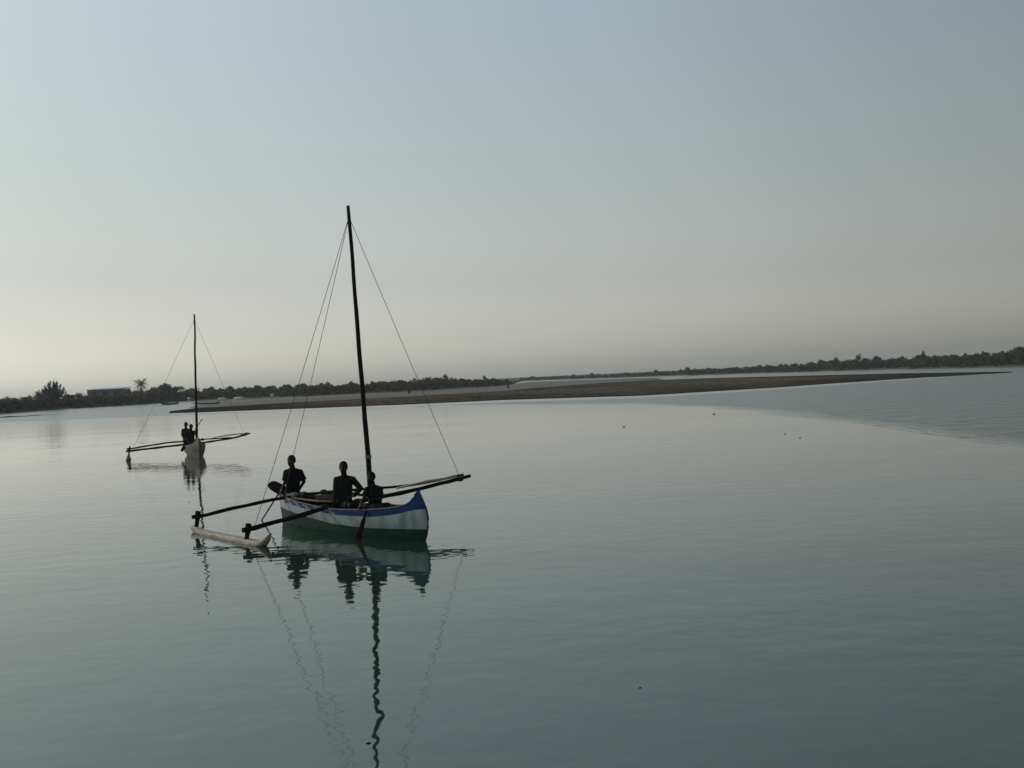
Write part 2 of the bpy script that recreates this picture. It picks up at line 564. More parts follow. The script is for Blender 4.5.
def thicket(name, px0, px1, depth, label, step=1.4, s=0.28, dens=1.0, rowsn=3, gap=1.5):
    mb = MB()
    x = px0
    while x < px1:
        p = on_water(x, interp(shore, x))
        d = Vector((p.x, p.y, 0)).normalized()
        D = p.length
        for k in range(rowsn):
            q = p + d * (gap + depth * (k + rng.random() * 0.8) / rowsn) + Vector((rng.uniform(-1, 1), 0, 0.2))
            h = (at(x, interp(SKY, x), q.y).z - q.z) * (0.74 + 0.26 * k / max(1, rowsn - 1)) * rng.uniform(0.82, 1.08)
            if k and rng.random() < 0.10:
                h *= rng.uniform(1.15, 1.45)
            w = min(h, 4.0) * rng.uniform(0.9, 1.4)
            crown(mb, q, h, w, s * (D / 300) ** 0.5, dens * (0.8 if k else 1.0), 0.05 if k == 0 else 0.2)
        x += step * rng.uniform(0.7, 1.3) * 1050 / D
    o = mb.build(name, M['leaf'])
    tag(o, label, 'mangroves', kind='stuff')
    return o


thicket('mangrove_thicket', -200, 90, 22, 'low dense olive green mangrove thicket on the near left shore', 1.3, 0.25, 1.3)
thicket('mangrove_thicket', 88, 330, 20, 'dark green mangrove belt behind the distant canoe and the mud flat', 1.3, 0.25, 1.3)
thicket('mangrove_thicket', 330, 514, 24, 'mangrove belt behind the tall mast ending in a low green point', 1.4, 0.26, 1.3)
thicket('mangrove_thicket', 518, 700, 30, 'faint far mangrove line beyond the open end of the sand bank', 2.2, 0.36, 1.0)
thicket('mangrove_thicket', 698, 1300, 24, 'mangrove belt on the far shore behind the tip of the sand bank', 1.4, 0.26, 1.3)


def round_tree(px, top_py, back, wpx, label, group=None, leaf='leaf', name='mangrove_tree', dens=1.6):
    if group:
        top_py += rng.uniform(0.2, 1.3)
    p = on_water(px, interp(shore, px))
    d = Vector((p.x, p.y, 0)).normalized()
    q = p + d * back
    D = q.y
    h = at(px, top_py, D).z - 0.3
    w = wpx * D / 1050
    e = empty(name, (q.x, q.y, 0.3))
    t = MB()
    t.tube([(0, 0, 0), (0.1, 0.05, h * 0.3), (0.05, 0, h * 0.55)], [0.16, 0.12, 0.07], 7)
    for k in range(5):
        a = k * 1.3 + rng.random()
        r = w * 0.3
        t.tube([(0.08, 0, h * 0.3), (math.cos(a) * r * 0.6, math.sin(a) * r * 0.6, h * 0.55), (math.cos(a) * r, math.sin(a) * r, h * 0.75)], [0.09, 0.06, 0.03], 5)
    t.build('trunk', M['trunk'], e)
    c = MB()
    crown(c, Vector((0, 0, 0)), h * 1.02, w, 0.26 * (D / 300) ** 0.5, dens, 0.3)
    crown(c, Vector((0, 0, 0)), h * 1.0, w * 0.8, 0.26 * (D / 300) ** 0.5, dens, 0.4)
    c.build('crown', M[leaf], e)
    tag(e, label, 'tree', group)
    return e


round_tree(166, 383.0, 14, 17, 'tallest rounded dark tree beside the palm on the left shore')
ga = 'rounded mangrove trees standing above the left shore belt'
la = 'rounded mangrove tree rising just above the left shore belt'
for x, y, w in ((129, 388.5, 9), (212, 386, 11), (231, 385.5, 12), (257, 384.2, 12), (283, 386, 11), (303, 383.2, 14), (322, 382.8, 11), (352, 381, 13), (384, 380.2, 13), (402, 379, 12), (437, 376.8, 14), (462, 377.4, 10)):
    round_tree(x, y, 16 + rng.uniform(-3, 6), w, la, ga)
gb = 'rounded mangrove trees standing above the right shore belt'
lb = 'rounded mangrove tree rising just above the right shore belt'
for x, y, w in ((663, 371.0, 9), (689, 368.4, 10), (709, 367.6, 9), (727, 367.2, 9), (760, 364.5, 9), (832, 359.5, 9), (855, 358.2, 9), (903, 355.6, 9), (945, 354.3, 9), (966, 353, 9), (1003, 350.4, 11)):
    round_tree(x, y, 16 + rng.uniform(-3, 6), w, lb, gb)
round_tree(924, 350.8, 14, 7, 'slim tree poking highest out of the right shore mangroves', dens=1.0)
round_tree(877, 355.8, 14, 12, 'broad domed tree in the middle of the right shore mangroves')
round_tree(1020, 346.6, 14, 14, 'tall leafy tree at the right end of the far shore')
round_tree(984, 351.2, 16, 8, 'narrow crowned tree left of the tall tree at the far shore right end', dens=1.0)

# casuarina: feathery upright boughs
p = on_water(53, interp(shore, 53))
d = Vector((p.x, p.y, 0)).normalized()
q = p + d * 16
e = empty('casuarina_tree', (q.x, q.y, 0.3))
t = MB()
H = at(50, 381.6, q.y).z - 0.3
t.tube([(0, 0, 0), (0.1, 0, H * 0.35), (0.0, 0, H * 0.6)], [0.2, 0.15, 0.08], 7)
c = MB()
boughs = [(-2.7, 0.74), (-2.1, 0.82), (-1.4, 0.88), (-0.8, 0.92), (-0.35, 1.0), (0.3, 0.86), (0.8, 0.92), (1.2, 0.98), (1.7, 0.90), (2.1, 0.95), (2.6, 0.85), (3.0, 0.74)]
boughs += [(rng.uniform(-2.6, 2.7), rng.uniform(0.55, 0.82)) for _ in range(16)]
for dx, hh in boughs:
    dx *= 0.8
    dy = rng.uniform(-1.4, 1.4)
    base, tip = Vector((dx * 0.15, dy * 0.1, H * 0.3)), Vector((dx * 1.05, dy, H * hh))
    mid = base.lerp(tip, 0.5) + Vector((dx * 0.22, 0, -0.08 * H))
    t.tube([base, mid, tip], [0.06, 0.035, 0.012], 5)
    for k in range(190):
        u = rng.uniform(0.3, 1.04)
        pt = base.lerp(mid, u * 2) if u < 0.5 else mid.lerp(tip, u * 2 - 1)
        r = 0.30 * (1.35 - u) * rng.uniform(0.5, 1.5)
        pt = pt + Vector((rng.gauss(0, r), rng.gauss(0, r), rng.gauss(0, 0.2)))
        leaf_quad(c, pt, 0.2, Vector((rng.uniform(-1, 1), rng.uniform(-1, 1), 0.1)).normalized())
for k in range(420):
    leaf_quad(c, Vector((rng.gauss(0, 0.9), rng.gauss(0, 0.7), H * rng.uniform(0.25, 0.62))), 0.24)
t.build('trunk', M['trunk'], e)
c.build('crown', M['leaf_grey'], e)
tag(e, 'grey feathery casuarina with upright boughs above the left shore thicket', 'tree')

# palm
p = on_water(142, interp(shore, 142))
d = Vector((p.x, p.y, 0)).normalized()
q = p + d * 18
e = empty('palm_tree', (q.x, q.y, 0.3))
H = at(143.5, 384.0, q.y).z - 0.3
t = MB()
t.tube([(0, 0, 0), (0.12, 0, H * 0.4), (0.1, 0, H * 0.8), (0, 0, H)], [0.22, 0.16, 0.13, 0.12], 8)
t.build('trunk', M['trunk'], e)
c = MB()
for k in range(26):
    a = k * 2.399
    el = R(80) - k * R(4.4)
    L = rng.uniform(2.4, 3.0)
    hd = Vector((math.cos(a), math.sin(a), 0))
    pts = []
    pos = Vector((0, 0, H))
    for j in range(8):
        pts.append(pos.copy())
        ang = el - j * R(11)
        pos = pos + (hd * math.cos(ang) + Vector((0, 0, math.sin(ang)))) * L / 7
    c.tube(pts, [0.035 - 0.003 * j for j in range(8)], 4)
    side = hd.cross(Vector((0, 0, 1)))
    for j in range(1, 8):
        for m in range(2):
            pp = pts[j - 1].lerp(pts[j], 0.5 * m + 0.25)
            fl = 0.55 * math.sin(math.pi * min(1, (j + 0.5 * m) / 8.5)) + 0.08
            for sg in (-1, 1):
                tip = pp + side * sg * fl * 0.8 + hd * fl * 0.35 + Vector((0, 0, -fl * 0.45))
                wv = (pts[j] - pts[j - 1]).normalized() * 0.07
                c.add([pp - wv, pp + wv, tip], [(0, 1, 2)])
c.build('crown', M['frond'], e)
tag(e, 'palm tree with spiky fronds between the shed and the round tree', 'tree')

# long low shed
p = on_water(104, interp(shore, 104))
d = Vector((p.x, p.y, 0)).normalized()
q = p + d * 40
D = q.y
x0, x1 = at(86.5, 389, D).x, at(122.5, 389, D).x
zt = at(104, 388.6, D).z
e = empty('long_shed', ((x0 + x1) / 2, D, 0.6))
W = x1 - x0
w_ = MB()
w_.box((0, 3.5, (zt - 0.9) / 2), (W - 0.3, 7, zt - 0.9))
w_.build('wall', M['wall'], e)
r_ = MB()
r_.add([(-W / 2, -0.4, zt - 0.95), (W / 2, -0.4, zt - 0.95), (W / 2, 7.4, zt - 0.55), (-W / 2, 7.4, zt - 0.55), (-W / 2, -0.4, zt - 0.75), (W / 2, -0.4, zt - 0.75), (W / 2, 7.4, zt - 0.35), (-W / 2, 7.4, zt - 0.35)], [(0, 3, 2, 1), (4, 5, 6, 7), (0, 1, 5, 4), (1, 2, 6, 5), (2, 3, 7, 6), (3, 0, 4, 7)])
r_.build('roof', M['roof'], e)
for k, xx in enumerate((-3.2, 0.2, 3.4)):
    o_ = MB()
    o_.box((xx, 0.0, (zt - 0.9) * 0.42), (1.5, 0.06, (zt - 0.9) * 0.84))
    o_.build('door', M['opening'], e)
tag(e, 'long grey shed with a pale low roof behind the left shore mangroves', 'shed')


# small pale boats pulled up at the foot of the mangroves, a moored dugout, stumps
def small_hull(name, pos, L, Bm, Hh, rz, m, label, group=None, flip=False):
    mb = MB()
    rows = []
    N = 14
    for i in range(N + 1):
        s = i / N
        b = Bm / 2 * (1 - abs(2 * s - 1) ** 2.4) ** 0.8 + 0.01
        zs = Hh * (0.75 + 0.5 * abs(2 * s - 1) ** 3)
        x = (s - 0.5) * L
        kz = 0.0 + Hh * 0.35 * abs(2 * s - 1) ** 4
        rows.append([(x, -b * 0.85, zs), (x, -b, zs), (x, -b * 0.75, lerp(kz, zs, 0.35)), (x, 0, kz), (x, b * 0.75, lerp(kz, zs, 0.35)), (x, b, zs), (x, b * 0.85, zs), (x, 0, lerp(kz, zs, 0.45)), (x, -b * 0.85, zs)])
    mb.grid(rows)
    o = mb.build(name, m, smooth=False)
    o.location = pos
    o.rotation_euler = (math.pi if flip else 0, 0, rz)
    if flip:
        o.location.z += Hh
    return tag(o, label, 'boat', group)


def shore_pt(px, py, z=0.1):
    q = on_water(px, py, z)
    return q


small_hull('upturned_canoe', shore_pt(222, 400.3, 0.12), 2.6, 0.9, 0.75, 0.2, M['pale_hull'], 'short pale upturned canoe nearest right of the far mast under the mangroves', flip=True)
small_hull('upturned_canoe', shore_pt(239, 399.5, 0.12), 3.2, 0.9, 0.75, -0.15, M['pale_hull'], 'longer pale upturned canoe at the mangrove foot between the two masts', flip=True)
small_hull('low_dark_hull', on_water(170, 404.8), 4.2, 0.8, 0.55, 0.1, M['stump'], 'small dark canoe lying at the water edge behind the distant outrigger')
small_hull('low_dark_hull', on_water(208, 404.3, 0.05), 5.2, 0.7, 0.4, 0.05, M['stump'], 'dark low canoe shape standing in for a sand edge on the grey mud right of the far mast')  # hull form added in place of a thin dark line at the sand edge
for px, py, lab in ((189, 401.7, 'small pale upright hut just left of the far mast'), (272, 398.2, 'small pale upright hut under the mangroves near the mast stays')):
    q = shore_pt(px, py, 0.1)
    e = empty('hut', q)
    a = MB()
    a.box((0, 0, 0.5), (0.6, 0.7, 1.0))
    a.build('wall', M['pale_hull'], e)
    a = MB()
    a.add([(-0.36, -0.42, 1.0), (0.36, -0.42, 1.0), (0.36, 0.42, 1.0), (-0.36, 0.42, 1.0), (-0.36, 0, 1.25), (0.36, 0, 1.25)], [(0, 1, 5, 4), (2, 3, 4, 5), (0, 4, 3), (1, 2, 5), (0, 3, 2, 1)])
    a.build('roof', M['roof'], e)
    tag(e, lab, 'hut')
for px, py, h, lab in ((409, 393.3, 0.8, 'dark stump on the mud flat right of the tall mast'), (508, 388.2, 1.1, 'taller dark stump on the mud near the low green point')):
    q = shore_pt(px, py, 0.05)
    a = MB()
    a.tube([(0, 0, -0.1), (0.05, 0, h * 0.5), (0.0, 0, h)], [0.32, 0.26, 0.16], 8)
    a.tube([(0.03, 0, h * 0.5), (0.4, 0.1, h * 0.85)], [0.14, 0.07], 6)
    o = a.build('stump', M['stump'])
    o.location = q
    tag(o, lab, 'stump')

# drifting bits on the water
for px, py, L, lab in ((624, 427, 0.15, 'dark floating twig alone on pale water right of the near canoe'), (714, 414.2, 0.18, 'dark floating twig just before the rippled water'), (785, 434, 0.1, 'dark floating twig below the rippled water, left one of two'), (800, 438, 0.1, 'dark floating twig below the rippled water, right one of two'), (368.5, 743.5, 0.045, 'dark floating pod beside the reflection of the mast'), (640, 688, 0.035, 'tiny dark floating leaf on the empty lower water')):
    q = on_water(px, py)
    a = MB()
    a.tube([(-L / 2, 0, 0.02 * L), (0, L * 0.06, L * 0.12), (L / 2, 0, L * 0.05)], [L * 0.06, L * 0.16, L * 0.05], 7)
    a.tube([(0, L * 0.05, L * 0.12), (L * 0.2, -L * 0.05, L * 0.35)], [L * 0.06, L * 0.03], 5)
    o = a.build('floating_twig', M['stump'])
    o.location = q
    o.rotation_euler = (0, 0, 0.3)
    tag(o, lab, 'debris')


# ---------------------------------------------------------------- outrigger canoes
XB = [(-0.3, 2.25), (-0.15, 2.5), (0, 2.72), (0.2, 2.81), (0.35, 2.845), (0.45, 2.85), (0.55, 2.835), (0.65, 2.80), (0.8, 2.70), (0.9, 2.63), (0.97, 2.60), (1.2, 2.58)]
XA = [(-0.3, -2.3), (0, -2.68), (0.3, -2.74), (0.5, -2.78), (0.65, -2.82), (0.75, -2.86), (1.0, -2.9)]
SH = [(0, 0.74), (0.05, 0.68), (0.12, 0.62), (0.30, 0.55), (0.53, 0.50), (0.75, 0.56), (0.88, 0.635), (0.93, 0.685), (0.955, 0.74), (0.975, 0.825), (0.99, 0.93), (1.0, 0.99)]
BL = [(0, 0.62), (0.17, 0.50), (0.34, 0.44), (0.55, 0.40), (0.76, 0.43), (0.88, 0.51), (0.95, 0.60), (1.0, 0.63)]
GR = [(0, 0.36), (0.2, 0.32), (0.5, 0.20), (0.7, 0.19), (1.0, 0.24)]


def smooth_tab(tab, x, w=0.02):
    return sum(interp(tab, x + w * k) for k in (-1, 0, 1)) / 3 if 0.03 < x < 0.97 else interp(tab, x)


def make_canoe(loc, rz, mats, label, front, rear, tip_y, mast_x, mast_top, mast_r, plain_stern):
    """local +X runs to the bow, -Y is the side of the float, z = 0 is the water"""
    root = empty('outrigger_canoe', loc, rz)
    tag(root, label, 'canoe')
    BM = 0.46
    N = 72

    def half(s, z):
        zs = smooth_tab(SH, s)
        h = max(0.0, min(1.0, (z + 0.3) / (zs + 0.3)))
        b = BM * max(0.0, 1 - abs(2 * s - 1) ** 2.7) ** 0.85
        return b * (1 - (1 - h) ** 2.2) ** 0.6 * (0.84 + 0.16 * h)

    def xx(s, z):
        return lerp(interp(XA, z), interp(XB, z), s)

    S = [0.5 - 0.5 * math.cos(math.pi * i / N) for i in range(N + 1)]
    hb = MB()
    for sg in (-1, 1):
        rows = []
        for s in S:
            zs = smooth_tab(SH, s)
            zb = smooth_tab(BL, s)
            zg = interp(GR, s)
            zz = [-0.30, -0.22, -0.12, -0.04, 0.03, zg * 0.6, zg, lerp(zg, zb, 0.33), lerp(zg, zb, 0.66), zb, lerp(zb, zs, 0.5), zs]
            rows.append([(xx(s, z), sg * (half(s, z) + 0.012), z) for z in zz])

        def mi(i, j):
            if j < 6:
                return 0
            if j < 9:
                return 1
            if not plain_stern and S[i] < 0.56 and S[i] > 0.05:
                return 3 if (i + (j == 10)) % 4 < 2 else 2
            return 2
        hb.grid(rows, mifn=mi, flip=(sg > 0))
        # top edge and inside
        inn = []
        for s in S:
            zs = smooth_tab(SH, s)
            r = [(xx(s, zs), sg * (half(s, zs) + 0.012), zs)]
            for z in (zs, lerp(0.1, zs, 0.6), lerp(0.1, zs, 0.25), 0.08):
                r.append((xx(s, z) * 0.985, sg * max(0.0, half(s, z) - 0.022), z))
            r.append((xx(s, 0.08) * 0.985, 0, 0.08))
            inn.append(r)
        hb.grid(inn, mi=4, flip=(sg > 0))
    hull = hb.build('hull', mats, root, smooth=True)
    # rails
    for sg in (-1, 1):
        g = MB()
        g.tube([(xx(s, smooth_tab(SH, s)), sg * half(s, smooth_tab(SH, s)), smooth_tab(SH, s) + 0.008) for s in S[4:-5]], 0.018, 6)
        g.build('gunwale', M['wood_rail'], root, smooth=True)
    # stem post edge
    g = MB()
    g.tube([(interp(XB, z) + 0.012, 0, z) for z in (-0.2, 0, 0.15, 0.3, 0.45, 0.6, 0.72, 0.82, 0.9, 0.965)], 0.018, 6)
    g.build('stem', mats[5], root, smooth=True)
    # dark stern block
    g = MB()
    g.tube([(-3.16, 0.02, 0.815), (-3.10, 0.02, 0.81), (-2.9, 0, 0.77), (-2.62, 0, 0.70), (-2.35, 0, 0.65)], [0.08, 0.12, 0.135, 0.135, 0.12], 10, flat=(1.15, 0.85))
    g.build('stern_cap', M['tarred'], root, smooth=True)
    # thwarts
    for X in (-1.95, -0.95, 0.05, 0.95, 1.75):
        s = (X + 2.86) / 5.44
        zs = smooth_tab(SH, s)
        g = MB()
        g.box((X, 0, zs - 0.09), (0.16, 2 * half(s, zs - 0.09) - 0.03, 0.035))
        g.build('thwart', M['inside'], root)

    # booms
    def boom(pts, rads, n=9):
        g = MB()
        rr = resample(pts, 22)
        fac = [i / 21 for i in range(22)]
        rr = [p + Vector((noise.noise(Vector((i * 0.4, rads[0] * 300, 0))) * 0.06, 0, noise.noise(Vector((i * 0.4, rads[0] * 500, 5))) * 0.04)) for i, p in enumerate(rr)]
        g.tube(rr, [lerp(rads[0], rads[1], f) * (1 + 0.22 * noise.noise(Vector((i * 0.9, rads[0] * 90, 2)))) for i, f in enumerate(fac)], n)
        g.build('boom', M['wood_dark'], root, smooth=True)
        return rr
    tip = Vector(tip_y)
    fx, fy, fz = front
    rx_, ry, rz_ = rear
    zf, zr = 0.575, 0.605
    fb = boom([(fx - 0.01, fy - 0.10, fz), (lerp(fx, 0.03, 0.5), fy * 0.5, lerp(fz, zf, 0.48)), (0.03, -0.35, zf - 0.02), (0.08, 0.4, zf + 0.01), (0.28, 1.8, lerp(zf, tip.z, 0.47)), tip], (0.052, 0.042))
    rb = boom([(rx_ - 0.02, ry - 0.10, rz_), (lerp(rx_, -2.05, 0.62), ry * 0.36, rz_ + 0.19), (-2.0, -0.35, zr), (-1.7, 0.45, zr + 0.06), (-0.4, 2.0, 0.72), tip + Vector((-0.05, -0.12, 0.05))], (0.042, 0.026))
    # pale spar lashed along the far ends of the booms
    g = MB()
    a0, a1 = tip + Vector((-0.50, -1.70, -0.125)), tip + Vector((-0.04, -0.35, 0.015))
    g.tube([a0, a0.lerp(a1, 0.5) + Vector((0, 0, 0.025)), a1], [0.02, 0.034, 0.024], 7)
    g.build('spar', M['wood_pale'], root, smooth=True)
    for f, q in ((0.3, fb), (0.93, fb), (0.97, fb)):
        pass
    for P in (fb[10], fb[12], rb[10], rb[12], fb[20]):
        g = MB()
        g.tube([P + Vector((0, -0.05, 0)), P + Vector((0, 0.05, 0))], 0.066, 8)
        g.build('lashing', M['lashing'], root)
    # posts and float
    for (px_, py_, pz_), lean in ((front, 0.0), (rear, 0.0)):
        g = MB()
        rot = Matrix.Rotation(R(-8), 3, 'X') @ Matrix.Rotation(R(6), 3, 'Y')
        g.box((px_, py_ + 0.02, (pz_ + 0.12) / 2 + 0.02), (0.085, 0.06, pz_ + 0.06), rot)
        g.box((px_, py_ + 0.035, pz_ + 0.02), (0.11, 0.075, 0.19), rot)
        g.build('outrigger_post', M['wood_dark'], root)
    fc = (fx + rx_) / 2
    fyy = (fy + ry) / 2 - 0.03
    FL = 3.75
    f_ = MB()
    rows = []
    for i in range(33):
        s = i / 32
        x = fc + 0.40 + (s - 0.5) * FL
        y = fyy + (fy - ry) * (s - 0.5)
        prof_ = max(0.0, 1 - abs(2 * s - 1) ** 4.5) ** 0.8
        w = lerp(0.085, 0.125, s) * prof_ + 0.02
        up = 0.19 * max(0, (s - 0.87) / 0.13) ** 1.5 + 0.06 * max(0, (0.2 - s) / 0.2) ** 1.3
        zt_ = 0.085 + up + 0.012 * noise.noise(Vector((s * 9, 0, 1)))
        zb_ = -0.10 + up * 0.9 + 0.10 * (1 - prof_)
        ring = []
        for k in range(12):
            a = 2 * math.pi * k / 12
            cy, cz = math.cos(a), math.sin(a)
            z = lerp(zb_, zt_, 0.5 + 0.5 * max(-1, min(0.72, cz)) / (1 if cz < 0 else 0.72))
            ring.append((x, y + cy * w * (1 + 0.06 * noise.noise(Vector((s * 14, k, 3)))), z))
        ring.append(ring[0])
        rows.append(ring)
    f_.grid(rows, flip=True)
    o = len(f_.v)
    f_.f += [tuple(range(12)), tuple(range(o - 13, o - 1))[::-1]]
    f_.mi += [0, 0]
    f_.build('outrigger_float', M['driftwood'], root, smooth=True)
    # mast
    mb_, mt_ = Vector((mast_x, 0.06, 0.1)), Vector(mast_top)
    g = MB()
    pts = [mb_.lerp(mt_, i / 18) + Vector((noise.noise(Vector((i * 0.35, 2, 0))) * 0.03, noise.noise(Vector((i * 0.35, 9, 0))) * 0.03, 0)) for i in range(19)]
    g.tube(pts, [lerp(mast_r, mast_r * 0.6, i / 18) * (1 + 0.1 * noise.noise(Vector((i * 0.8, 3, 0)))) for i in range(19)], 10)
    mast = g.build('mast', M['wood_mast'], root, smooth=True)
    g = MB()
    q = pts[4]
    g.tube([q - Vector((0, 0, 0.035)), q + Vector((0, 0, 0.035))], mast_r * 1.15, 9)
    g.build('rope_turn', M['rope'], mast)
    top = mb_.lerp(mt_, 0.966)

    def stay(b, sag=0.05, r=0.006):
        s_ = MB()
        s_.tube([top.lerp(Vector(b), i / 12) - Vector((0, 0, sag * math.sin(math.pi * i / 12))) for i in range(13)], r, 5)
        s_.build('stay', M['rope'], root)
    stay(fb[1] + Vector((0, 0, 0.03)))
    if not plain_stern:
        stay(rb[7] + Vector((0, 0, 0.03)))
    stay(fb[20] + Vector((0, 0, 0.03)), 0.03)
    return root, fb, rb, half, xx


NEAR_LOC, NEAR_RZ = Vector((-3.64, 22.28, 0)), R(-48)
near, fbN, rbN, halfN, xxN = make_canoe(
    NEAR_LOC, NEAR_RZ, [M['green'], M['white'], M['blue'], M['light_blue'], M['inside'], M['green']],
    'near outrigger canoe with white, blue and dark green hull and three men aboard',
    (-0.32, -2.16, 0.27), (-2.86, -2.03, 0.34), (0.47, 3.05, 0.87), 0.90, (0.79, -0.12, 6.76), 0.058, False)

bow = on_water(199, 458.5)
cen = at(194.5, 452, bow.y + 2.7)
hd = Vector((bow.x - cen.x, bow.y - cen.y))
FAR_RZ = math.atan2(hd.y, hd.x)
FAR_LOC = Vector((bow.x, bow.y, 0)) - Vector((math.cos(FAR_RZ), math.sin(FAR_RZ), 0)) * 2.75
far, fbF, rbF, _, _ = make_canoe(
    FAR_LOC, FAR_RZ, [M['far_brown'], M['far_white'], M['far_red'], M['far_red'], M['inside'], M['wood_pale']],
    'distant outrigger canoe with a pale and brown hull seen end on, two men aboard',
    (0.25, -3.0, 0.42), (-2.2, -2.95, 0.40), (0.2, 2.62, 0.90), 0.75, (0.70, 0.24, 6.75), 0.062, True)


def NW(x, y, z):
    return NEAR_LOC + Matrix.Rotation(NEAR_RZ, 3, 'Z') @ Vector((x, y, z))


# things lying in the near canoe: a furled sail, its yard and a pole
a = MB()
pts = [NW(-1.95 + i * 0.17, 0.20 + 0.04 * math.sin(i * 0.9), 0.60 - 0.015 * abs(i - 6) + 0.03 * noise.noise(Vector((i * 0.7, 0, 0)))) for i in range(14)]
a.tube(pts, [0.03 + 0.085 * math.sin(math.pi * (i + 0.6) / 14.2) * (1 + 0.25 * noise.noise(Vector((i * 0.8, 4, 0)))) for i in range(14)], 10)
tag(a.build('furled_sail', M['sail'], smooth=True), 'dark furled sail lying along the inside of the near canoe', 'sail')
a = MB()
a.tube([NW(-2.0, 0.02, 0.66), NW(-1.0, 0.16, 0.73), NW(-0.1, 0.26, 0.74), NW(0.7, 0.3, 0.70)], [0.02, 0.032, 0.032, 0.022], 8)
tag(a.build('yard', M['wood_dark'], smooth=True), 'long dark bowed pole resting on the furled sail in the near canoe', 'pole')
a = MB()
a.tube([NW(-1.9, -0.2, 0.60), NW(-0.9, -0.12, 0.57), NW(0.0, 0.0, 0.60)], [0.018, 0.026, 0.02], 8)
tag(a.build('pole', M['wood_rail'], smooth=True), 'thin brown pole lying across the thwarts behind the middle man', 'pole')


# ---------------------------------------------------------------- people
def prim_cap(bm, p, q, r1, r2, flat=False, n=14):
    p, q = Vector(p), Vector(q)
    d = (q - p)
    L = d.length or 1e-4
    d = d / L
    a = d.orthogonal().normalized()
    b = d.cross(a)
    prof_ = []
    if not flat:
        prof_ += [(-r1 * math.cos(t), r1 * math.sin(t)) for t in (0.25, 0.6, 1.0, 1.3)]
    prof_ += [(0, r1), (L * 0.5, lerp(r1, r2, 0.5)), (L, r2)]
    if not flat:
        prof_ += [(L + r2 * math.cos(t), r2 * math.sin(t)) for t in (1.3, 1.0, 0.6, 0.25)]
    rings = []
    for h, r in prof_:
        rings.append([bm.verts.new(p + d * h + a * (math.cos(2 * math.pi * k / n) * r) + b * (math.sin(2 * math.pi * k / n) * r)) for k in range(n)])
    for r0, r1_ in zip(rings, rings[1:]):
        for k in range(n):
            bm.faces.new((r0[k], r0[(k + 1) % n], r1_[(k + 1) % n], r1_[k]))
    bm.faces.new(rings[0][::-1])
    bm.faces.new(rings[-1])


def prim_loft(bm, secs, n=18):
    """secs: (centre, side vector, front vector, half width, half depth)"""
    rings = []
    for c, s, f, w, dpt in secs:
        c, s, f = Vector(c), Vector(s).normalized(), Vector(f).normalized()
        ring = []
        for k in range(n):
            t = 2 * math.pi * k / n
            cx, cy = math.cos(t), math.sin(t)
            cx = math.copysign(abs(cx) ** 0.85, cx)
            cy = math.copysign(abs(cy) ** 0.85, cy)
            ring.append(bm.verts.new(c + s * cx * w + f * cy * dpt))
        rings.append(ring)
    for r0, r1 in zip(rings, rings[1:]):
        for k in range(n):
            bm.faces.new((r0[k], r0[(k + 1) % n], r1[(k + 1) % n], r1[k]))
    bm.faces.new(rings[0][::-1])
    bm.faces.new(rings[-1])


def prim_ball(bm, c, r, sc=(1, 1, 1), rot=None):
    m = Matrix.Translation(Vector(c)) @ (rot.to_4x4() if rot else Matrix.Identity(4)) @ Matrix.Diagonal((r * sc[0], r * sc[1], r * sc[2], 1))
    bmesh.ops.create_icosphere(bm, subdivisions=3, radius=1, matrix=m)


def blob(name, fn, voxel, m, parent, sm=3):
    bm = bmesh.new()
    fn(bm)
    bmesh.ops.recalc_face_normals(bm, faces=bm.faces)
    me = bpy.data.meshes.new(name)
    bm.to_mesh(me)
    bm.free()
    o = bpy.data.objects.new(name, me)
    COL.objects.link(o)
    r = o.modifiers.new('r', 'REMESH')
    r.mode = 'VOXEL'
    r.voxel_size = voxel
    s = o.modifiers.new('s', 'SMOOTH')
    s.iterations = sm
    s.factor = 0.5
    dg = bpy.context.evaluated_depsgraph_get()
    new = bpy.data.meshes.new_from_object(o.evaluated_get(dg))
    bpy.data.objects.remove(o)
    new.materials.clear()
    new.materials.append(m)
    new.polygons.foreach_set('use_smooth', [True] * len(new.polygons))
    ob = link(name, new, parent)
    return ob


def hand(bm, w, d, palm, thumb_side, curl=0.7, sc=1.0):
    """w wrist, d direction of the hand, palm the way the palm faces, thumb_side the side of the thumb"""
    d, palm = Vector(d).normalized(), Vector(palm)
    palm = (palm - d * palm.dot(d)).normalized()
    side = Vector(thumb_side)
    side = (side - d * side.dot(d) - palm * side.dot(palm)).normalized()
    w = Vector(w)
    pc = w + d * 0.05 * sc
    prim_loft(bm, [(w - d * 0.02, side, palm, 0.024, 0.019), (w + d * 0.02 * sc, side, palm, 0.032, 0.017), (w + d * 0.06 * sc, side, palm, 0.040, 0.015), (w + d * 0.09 * sc, side, palm, 0.038, 0.012)], 12)
    for k, (off, ln) in enumerate(((0.030, 0.072), (0.010, 0.082), (-0.011, 0.076), (-0.031, 0.058))):
        a = w + d * 0.085 * sc + side * off
        ang = 0.25 * curl
        p = a
        for j, f in enumerate((0.45, 0.32, 0.23)):
            dd = d * math.cos(ang) + palm * math.sin(ang)
            q = p + dd * ln * f * sc
            prim_cap(bm, p, q, 0.0092 - 0.0008 * j, 0.0086 - 0.0008 * j, n=8)
            p = q
            ang += 1.0 * curl
    p = w + d * 0.025 * sc + side * 0.026
    q = p + (side * 0.75 + d * 0.6 + palm * 0.25).normalized() * 0.045 * sc
    prim_cap(bm, p, q, 0.013, 0.011, n=8)
    prim_cap(bm, q, q + (d * 0.9 + palm * 0.5 * curl + side * 0.1).normalized() * 0.035 * sc, 0.0105, 0.009, n=8)


